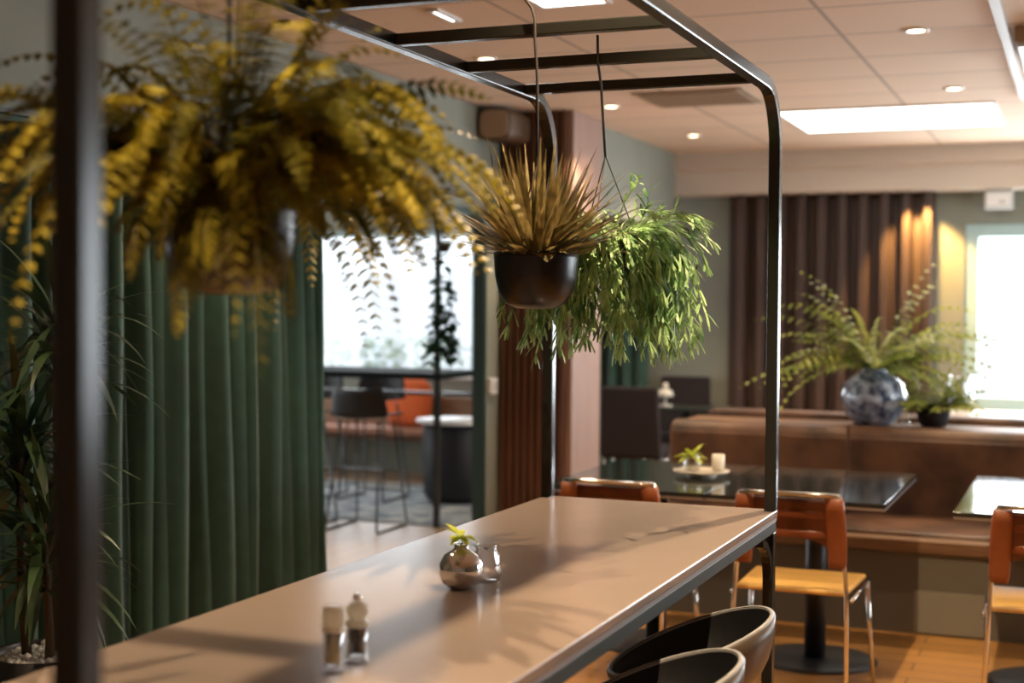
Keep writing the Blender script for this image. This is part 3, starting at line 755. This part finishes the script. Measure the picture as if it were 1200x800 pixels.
# ------------------------------------------------------------------ curtains
def curtain_bm(y0, y1, x, z0, z1, pitch, amp, seed, flare=0.0):
    r = random.Random(seed); bm = bmesh.new(); ys = []; n = int((y1 - y0) / pitch); cuts = [0.0]
    for i in range(n): cuts.append(cuts[-1] + r.uniform(0.6, 1.4))
    tot = cuts[-1]; prof = []
    for i in range(n):
        a, b = cuts[i] / tot, cuts[i + 1] / tot; am = amp * r.uniform(0.6, 1.25)
        for k in range(10):
            t = k / 10; prof.append((a + (b - a) * t, am * (math.cos(2 * PI * t) * 0.5 + 0.12 * math.cos(4 * PI * t + 1))))
    prof.append((1.0, amp * 0.5)); nz = 12; grid = []
    for j in range(nz + 1):
        h = j / nz; row = []
        for s, d in prof:
            yy = y0 + (y1 - y0) * s + flare * (1 - h) * s + 0.012 * math.sin(7 * h + s * 40) * (1 - h)
            row.append(bm.verts.new((x + d * (0.75 + 0.35 * (1 - h)) + 0.006 * math.sin(5 * h + 60 * s), yy, z0 + (z1 - z0) * h)))
        grid.append(row)
    for a, b in zip(grid, grid[1:]):
        for i in range(len(prof) - 1): bm.faces.new((a[i], a[i + 1], b[i + 1], b[i]))
    return bm
cr = thing('green_curtain', 'green velvet curtain hanging in folds left of the bright side room', 'curtain', (0, 0, 0))
o = link('drape', curtain_bm(4.275, 5.72, -3.36, 0.015, 2.10, 0.118, 0.15, 7, 0.05), 'curtain', cr, True); o.modifiers.new('t', 'SOLIDIFY').thickness = 0.003
link('heading_tape', BX(-3.375, -3.345, 4.29, 5.71, 2.101, 2.118), 'curtain', cr)
cr = thing('dark_green_curtain', 'green velvet curtain at far left behind the tall potted plant', 'curtain', (0, 0, 0))
o = link('drape', curtain_bm(2.4, 4.262, -3.36, 0.015, 2.10, 0.13, 0.15, 11), 'curtain', cr, True); o.modifiers.new('t', 'SOLIDIFY').thickness = 0.003
link('heading_tape', BX(-3.375, -3.345, 2.41, 4.25, 2.101, 2.118), 'curtain', cr)
cr = thing('corner_curtain', 'dark green curtain in the dim corner beside the upholstered chair', 'curtain', (0, 0, 0))
bm = curtain_bm(-4.6, -3.33, 0, 0.015, 2.3, 0.11, 0.09, 5)
for v in bm.verts: v.co.x, v.co.y = v.co.y, 11.10 + v.co.x
o = link('drape', bm, 'curtain', cr, True); o.modifiers.new('t', 'SOLIDIFY').thickness = 0.003
link('heading_tape', BX(-4.59, -3.34, 11.085, 11.115, 2.301, 2.32), 'curtain', cr)
tag(link('curtain_rail', BX(-3.40, -3.32, 2.3, 7.5, 2.119, 2.135), 'black'), 'thin black rail carrying the green curtains along the left wall', 'curtain rail')

# ------------------------------------------------------------------ tall potted plant at left
pp = thing('potted_dracaena', 'tall dark leafed potted plant with white pebbles at the left picture edge', 'potted plant', (-2.86, 3.34, 0))
link('pot', lathe(bmesh.new(), [(0.11, 0), (0.13, 0.01), (0.155, 0.25), (0.165, 0.455), (0.150, 0.455), (0.145, 0.42)], 36, cap1=False), 'pot', pp, True)
bm = bmesh.new(); lathe(bm, [(0.001, 0.425), (0.146, 0.425)], 30, cap0=False, cap1=False)
for k in range(150):
    a = rng.uniform(0, 2 * PI); r_ = 0.132 * math.sqrt(rng.random()); s = rng.uniform(0.010, 0.018)
    bmesh.ops.create_icosphere(bm, subdivisions=1, radius=s, matrix=Matrix.Translation((r_ * math.cos(a), r_ * math.sin(a), 0.435 + rng.uniform(0, 0.012))))
link('pebbles', bm, 'pebble', pp, True)
for bx_, by_, h_ in ((0.02, 0.02, 1.45), (-0.05, -0.02, 1.12), (0.05, -0.04, 0.86)):
    bm = bmesh.new(); tube(bm, [(bx_, by_, 0.42), (bx_ * 1.3, by_ * 1.4, h_ * 0.6), (bx_ * 1.2, by_ * 2, h_)], 0.016, 8, 0.011); link('trunk', bm, 'bark', pp, True)
    L = Leaves()
    for k in range(72):
        az = rng.uniform(0, 2 * PI); el = R(rng.uniform(-15, 80)); z = h_ - rng.uniform(0, 0.22)
        L.blade((bx_ * 1.2, by_ * 2, z), (math.cos(az) * math.cos(el), math.sin(az) * math.cos(el), math.sin(el)), rng.uniform(0.24, 0.42), rng.uniform(0.026, 0.042), rng.uniform(0.8, 2.0), 7)
    L.build('leaf_crown', 'darkleaf', pp)

# ------------------------------------------------------------------ side room
ht = thing('side_high_table', 'dark high table with tall posts in the bright side room', 'table', (-5.1, 8.82, 0))
link('table_top', BX(-1.12, 1.12, -0.36, 0.36, 0.99, 1.03), 'mattblack', ht, bev=0.003)
link('lower_rail', BX(-1.08, 1.08, 0.30, 0.325, 0.84, 0.865), 'black', ht)
for sx in (-1, 1):
    link('leg', BX(sx * 1.09 - 0.018, sx * 1.09 + 0.018, 0.30, 0.336, 0.0105, 0.9895), 'black', ht)
    link('tall_post', BX(sx * 1.09 - 0.018, sx * 1.09 + 0.018, -0.336, -0.30, 0, 0.9895), 'black', ht)
    link('upper_post', BX(sx * 1.09 - 0.016, sx * 1.09 + 0.016, -0.334, -0.302, 1.0305, 2.20), 'black', ht)
link('upper_rail', BX(-1.106, 1.106, -0.334, -0.302, 2.2005, 2.23), 'black', ht)
iv = thing('hanging_ivy', 'small dark ivy trailing beside the post in the side room', 'hanging plant', (-3.90, 8.35, 1.90))
link('pot', lathe(bmesh.new(), [(0.03, -0.07), (0.05, -0.03), (0.055, 0), (0.048, 0)], 20), 'pot', iv, True)
bm = bmesh.new(); tube(bm, [(0, 0, 0), (0, 0, 0.28)], 0.003, 5); link('hanging_cord', bm, 'cord', iv)
L = Leaves()
for k in range(210):
    z = -0.28 - rng.random() ** 0.7 * 0.50 if k > 24 else -rng.random() * 0.35
    spread = 0.05 + 0.09 * max(0, -z - 0.25)
    az = rng.uniform(0, 2 * PI)
    L.blade((rng.uniform(-1, 1) * spread, rng.uniform(-1, 1) * spread * 0.7, z), (math.cos(az), math.sin(az), rng.uniform(-.7, .4)), rng.uniform(0.06, 0.10), 0.065, 0.6, 4)
L.build('ivy_leaves', 'vine', iv)

def sled_stool(label, loc, rz, back=True):
    t = thing('sled_bar_stool', label, 'bar stool', loc, rz, 'black sled base stools in the side room')
    bm = bmesh.new(); nx, ny = 12, 12; g = []
    for i in range(nx + 1):
        u = -1 + 2 * i / nx; g.append([])
        for j in range(ny + 1):
            v = j / ny
            y = -0.20 + 0.36 * min(1, v / 0.62) if v < 0.62 else 0.16 + 0.05 * (v - 0.62) / 0.38
            z = 0.74 + 0.02 * u * u if v < 0.62 else 0.74 + 0.19 * (v - 0.62) / 0.38 + 0.02 * u * u
            w = 0.21 * (1 - 0.18 * abs(2 * v - 1) ** 3)
            yy = y - (0.07 * u * u if v > 0.62 else 0)
            g[-1].append(bm.verts.new((u * w, yy, z)))
    for i in range(nx):
        for j in range(ny): bm.faces.new((g[i][j], g[i + 1][j], g[i + 1][j + 1], g[i][j + 1]))
    o = link('shell', bm, 'shellin', t, True); sm = o.modifiers.new('t', 'SOLIDIFY'); sm.thickness = 0.012; sm.offset = -1
    for s in (-1, 1):
        bm = bmesh.new(); tube(bm, [(s * 0.14, 0.10, 0.728), (s * 0.19, 0.22, 0.02), (s * 0.19, 0.21, 0.009), (s * 0.19, -0.21, 0.009), (s * 0.19, -0.22, 0.02), (s * 0.14, -0.12, 0.728)], 0.008, 8); link('sled_leg', bm, 'black', t, True)
    bm = bmesh.new(); tube(bm, [(-0.176, -0.192, 0.24), (0.176, -0.192, 0.24)], 0.007, 8); link('foot_bar', bm, 'black', t)
    return t
st = sled_stool('black sled bar stool at side table, right of the group near the tall post', (-4.42, 8.28, 0), R(180))
for lab, loc, rz in (('black sled bar stool at side table, middle of the near row', (-4.95, 8.26, 0), R(176)),
                     ('black sled bar stool half hidden behind the green curtain edge', (-5.45, 8.05, 0), R(184)),
                     ('black sled bar stool on the window side of the side table', (-5.02, 9.52, 0.0105), R(0)),
                     ('black sled bar stool beyond the side table beside the orange cushion', (-5.55, 9.52, 0.0105), R(4))):
    c = copy_tree(st); c.location = loc; c.rotation_euler.z = rz; c['label'] = lab
ds = thing('drum_stool', 'black drum table with pale top beside the tall side room post', 'side table', (-4.40, 9.66, 0.0105))
link('drum', lathe(bmesh.new(), [(0.20, 0.0), (0.24, 0.06), (0.25, 0.53), (0.22, 0.59)], 30), 'shellin', ds, True)
link('pale_top', lathe(bmesh.new(), [(0.28, 0.5905), (0.30, 0.595), (0.30, 0.615)], 36), 'white', ds, True)
bn = thing('rust_bench', 'rust brown wooden bench under the side room window', 'bench', (-5.7, 10.70, 0))
link('seat', BX(-1.0, 1.0, -0.24, 0.24, 0.40, 0.45), 'rust', bn, bev=0.006)
link('backrest', BX(-1.0, 1.0, 0.24, 0.28, 0.30, 0.70), 'woodedge', bn, bev=0.006)
for sx in (-1, 1): link('leg', BX(sx * 0.9 - 0.03, sx * 0.9 + 0.03, -0.2, 0.2, 0, 0.3995), 'rust', bn)
cu = thing('orange_cushion', 'bright orange cushion on the bench under the side room window', 'cushion', (-5.36, 10.80, 0.45))
bm = bmesh.new(); bmesh.ops.create_uvsphere(bm, u_segments=24, v_segments=14, radius=1)
for v in bm.verts:
    x, y, z = v.co; k = 0.21
    sx = math.copysign(abs(x) ** 0.6, x); sz = math.copysign(abs(z) ** 0.6, z)
    v.co = (sx * k, y * 0.07 - sz * -0.03, sz * 0.20 + 0.205)
link('cover', bm, 'orange', cu, True)
bm = bmesh.new(); tube(bm, [(0.21 * math.copysign(abs(math.cos(a)) ** 0.6, math.cos(a)), 0.03 * math.copysign(abs(math.sin(a)) ** 0.6, math.sin(a)), 0.205 + 0.20 * math.copysign(abs(math.sin(a)) ** 0.6, math.sin(a))) for a in [2 * PI * i / 40 for i in range(41)]], 0.004, 6, cap=False); link('piping', bm, 'orange', cu, True)
tag(link('patterned_rug', BX(-7.0, -3.75, 8.53, 10.4, 0.0005, 0.010), 'rug'), 'mottled blue grey rug under the stools in the side room', 'rug')
sw = thing('wall_socket_box', 'small white box fixed right of the side room opening', 'switch box', (-3.449, 8.09, 0.985))
link('box_body', BX(0, 0.03, -0.05, 0.05, -0.05, 0.05), 'white', sw, bev=0.006)
link('rocker', BX(0.0305, 0.036, -0.02, 0.02, -0.025, 0.025), 'greyplastic', sw, bev=0.002)

# ------------------------------------------------------------------ ceiling fittings
def downlight(label, x, y):
    t = thing('downlight', label, 'ceiling light', (x, y, H), 0, 'recessed round downlights')
    link('trim_ring', lathe(bmesh.new(), [(0.055, -0.001), (0.055, -0.007), (0.040, -0.009), (0.038, -0.002)], 28, cap0=False, cap1=False), 'white', t, True)
    link('lamp_disc', lathe(bmesh.new(), [(0.001, -0.005), (0.0385, -0.004)], 24, cap0=False, cap1=False), 'bulb', t)
    return t
DL = [(-2.745, 6.36, 'warm downlight seen between the overhead crossbars'), (-2.69, 8.14, 'warm downlight just right of the brown column top'),
      (-2.60, 9.72, 'warm downlight nearest the bulkhead, left of the frame post'), (-0.71, 6.34, 'warm downlight at upper right nearest the camera'),
      (-0.70, 8.09, 'warm downlight just above the bright ceiling panel')]
first = None
for x, y, lab in DL:
    if first is None: first = downlight(lab, x, y)
    else:
        c = copy_tree(first); c.location = (x, y, H); c['label'] = lab
def led(name, label, x0, x1, y0, y1):
    t = thing(name, label, 'ceiling light', ((x0 + x1) / 2, (y0 + y1) / 2, H)); w, d = (x1 - x0) / 2, (y1 - y0) / 2
    bm = bmesh.new(); e = 0.02
    box(bm, -w, w, -d, -d + e, -0.012, -0.001); box(bm, -w, w, d - e, d, -0.012, -0.001); box(bm, -w, -w + e, -d + e, d - e, -0.012, -0.001); box(bm, w - e, w, -d + e, d - e, -0.012, -0.001)
    link('rim', bm, 'white', t); link('diffuser', BX(-w + e, w - e, -d + e, d - e, -0.009, -0.002), 'led', t)
led('ceiling_panel_light', 'large square white light panel in the ceiling at right', -1.81, -0.52, 8.68, 9.75)
led('small_panel_light', 'white light panel at the top picture edge above the crossbars', -2.06, -1.76, 4.35, 5.33)
led('strip_light', 'short slim light strip in ceiling left of the hanging cord', -2.525, -2.47, 5.22, 5.46)
vt = thing('ceiling_vent', 'square brown vent in the ceiling behind the far crossbar', 'ceiling vent', (-2.10, 7.97, H))
link('vent_frame', BX(-0.32, 0.32, -0.30, 0.30, -0.008, -0.001), 'vent', vt, bev=0.002)
for k in range(9): link('slat', BX(-0.28, 0.28, -0.26 + k * 0.06, -0.225 + k * 0.06, -0.016, -0.0085), 'vent', vt)
tag(link('ceiling_track', BX(-0.375, -0.335, 4.2, 8.5, H - 0.022, H - 0.001), 'greyplastic'), 'long white track on the ceiling at the upper right', 'ceiling track')
ac = thing('air_conditioner', 'pale blue ceiling unit beside the white track at right picture edge', 'air conditioner', (0.06, 6.75, H))
link('case', BX(-0.37, 0.37, -0.36, 0.36, -0.07, -0.001), 'vent', ac, bev=0.01)
link('face_panel', BX(-0.36, 0.36, -0.35, 0.35, -0.09, -0.0705), 'acface', ac, bev=0.006)
for s in (-1, 1): link('louvre', BX(-0.26, 0.26, s * 0.27 - 0.03, s * 0.27 + 0.03, -0.097, -0.0905), 'greyplastic', ac)
ex = thing('emergency_exit_sign', 'grey white emergency light box above the window at right', 'sign', (-0.625, 11.05, 2.374))
link('case', BX(-0.10, 0.10, -0.035, 0.035, -0.145, -0.001), 'greyplastic', ex, bev=0.008)
link('face', BX(-0.085, 0.085, -0.041, -0.0355, -0.125, -0.02), 'white', ex, bev=0.003)
link('mark', BX(0.0, 0.05, -0.0435, -0.0412, -0.105, -0.085), 'greyplastic', ex)

# ------------------------------------------------------------------ outside
o = link('ground_outside', BX(-30, 20, 11.41, 40, -0.3, -0.05), 'ground'); o['kind'] = 'structure'
hg = thing('garden_hedge', 'clipped green hedge outside the side room window', 'hedge', (-8.0, 15.0, -0.05))
L = Leaves()
for k in range(1500):
    az = rng.uniform(0, 2 * PI)
    L.blade((rng.uniform(-1.3, 1.3), rng.uniform(-0.3, 0.3), rng.uniform(0.1, 1.12)), (math.cos(az), math.sin(az), rng.uniform(-.3, .8)), rng.uniform(0.10, 0.18), 0.09, 0.5, 3)
L.build('foliage', 'hedge', hg)
bm = bmesh.new()
for k in range(5): tube(bm, [(-1.0 + 0.5 * k, 0, 0), (-1.0 + 0.5 * k, 0, 0.8)], 0.02, 6)
link('branches', bm, 'bark', hg)
tag(link('pale_building', BX(-28, -9, 30, 34, -0.05, 2.2), 'extwall', bev=0.02), 'long low pale building far outside the side room window', 'building')

# ------------------------------------------------------------------ light
def spot(name, loc, target, energy, ang, col=(1, 0.72, 0.42), blend=0.5, rad=0.03):
    l = bpy.data.lights.new(name, 'SPOT'); l.energy = energy; l.spot_size = R(ang); l.spot_blend = blend; l.color = col; l.shadow_soft_size = rad
    o = bpy.data.objects.new(name, l); COL.objects.link(o); o.location = loc
    o.rotation_euler = (Vector(target) - Vector(loc)).to_track_quat('-Z', 'Y').to_euler()
for x, y, _ in DL: spot('downlight_or_added_lamp', (x, y, H - 0.02), (x, y, 0), 100, 100, (1, 0.75, 0.48))
for y in (1.09, 2.84, 4.59): spot('downlight_or_added_lamp', (-0.71, y, H - 0.02), (-0.71, y, 0), 165, 110, (1, 0.75, 0.48), 0.5, 0.012)
for y in (1.05, 2.80, 4.58): spot('downlight_or_added_lamp', (-2.72, y, H - 0.02), (-2.72, y, 0), 60, 95, (1, 0.75, 0.48))
for x, y in ((-2.7, -0.8), (-0.7, -0.8), (1.3, 4.6), (1.3, 6.3), (1.3, 8.1)): spot('downlight_or_added_lamp', (x, y, H - 0.02), (x, y, 0), 60, 95, (1, 0.75, 0.48))  # unseen lamps; the right-hand row is invented, with no known fittings
spot('wall_washer_lamp', (-1.19, 10.86, 2.36), (-1.17, 11.15, 1.6), 190, 84, (1, 0.58, 0.18))
spot('column_lamp', (-2.70, 8.45, 2.66), (-2.95, 8.45, 1.9), 8, 70, (1, 0.66, 0.36))
def area(name, loc, sx, sy, energy, rot, col):
    l = bpy.data.lights.new(name, 'AREA'); l.shape = 'RECTANGLE'; l.size = sx; l.size_y = sy; l.energy = energy; l.color = col
    o = bpy.data.objects.new(name, l); COL.objects.link(o); o.location = loc; o.rotation_euler = rot; return o
# daylight entering at the glass
area('window_daylight', (0.86, 11.5, 1.43), 3.4, 1.4, 280, (R(-90), 0, 0), (0.86, 0.94, 1.0))
area('window_daylight', (-5.84, 11.5, 1.5), 1.8, 1.25, 55, (R(-90), 0, 0), (0.86, 0.94, 1.0))
area('window_daylight', (3.9, 8.0, 1.52), 1.5, 4.4, 200, (0, R(90), 0), (0.86, 0.94, 1.0))
area('window_daylight', (-8.5, 4.6, 1.4), 2.0, 3.2, 45, (0, R(-90), 0), (0.90, 0.95, 1.0))
area('window_daylight', (-8.5, 8.6, 1.4), 2.0, 3.6, 95, (0, R(-90), 0), (0.90, 0.95, 1.0))

w = bpy.data.worlds.new('sky'); S.world = w; w.use_nodes = True
nt = w.node_tree; bg = nt.nodes['Background']
tc = nt.nodes.new('ShaderNodeTexCoord'); sx = nt.nodes.new('ShaderNodeSeparateXYZ'); rp = nt.nodes.new('ShaderNodeValToRGB')
nt.links.new(tc.outputs['Generated'], sx.inputs[0]); nt.links.new(sx.outputs['Z'], rp.inputs['Fac'])
rp.color_ramp.elements[0].position = 0.0; rp.color_ramp.elements[0].color = (0.80, 0.90, 0.97, 1)
rp.color_ramp.elements[1].position = 0.35; rp.color_ramp.elements[1].color = (1.0, 0.98, 1.0, 1)
nt.links.new(rp.outputs['Color'], bg.inputs['Color']); bg.inputs['Strength'].default_value = 2.0

# ------------------------------------------------------------------ camera
cd = bpy.data.cameras.new('camera'); cam = bpy.data.objects.new('camera', cd); COL.objects.link(cam)
cd.sensor_width = 36; cd.lens = 1650.5 / 1200 * 36; cd.clip_start = 0.05
cam.matrix_world = Matrix.Translation((0, 0, 1.5)) @ Matrix.Rotation(0.3879048, 4, 'Z') @ Matrix.Rotation(PI / 2 - 0.02677, 4, 'X') @ Matrix.Rotation(0.007593, 4, 'Z')
cd.dof.use_dof = True; cd.dof.focus_distance = 3.6; cd.dof.aperture_fstop = 2.2
S.camera = cam
S.view_settings.view_transform = 'Standard'; S.view_settings.look = 'None'; S.view_settings.gamma = 1; S.view_settings.exposure = 0.06
S.view_settings.use_curve_mapping = False
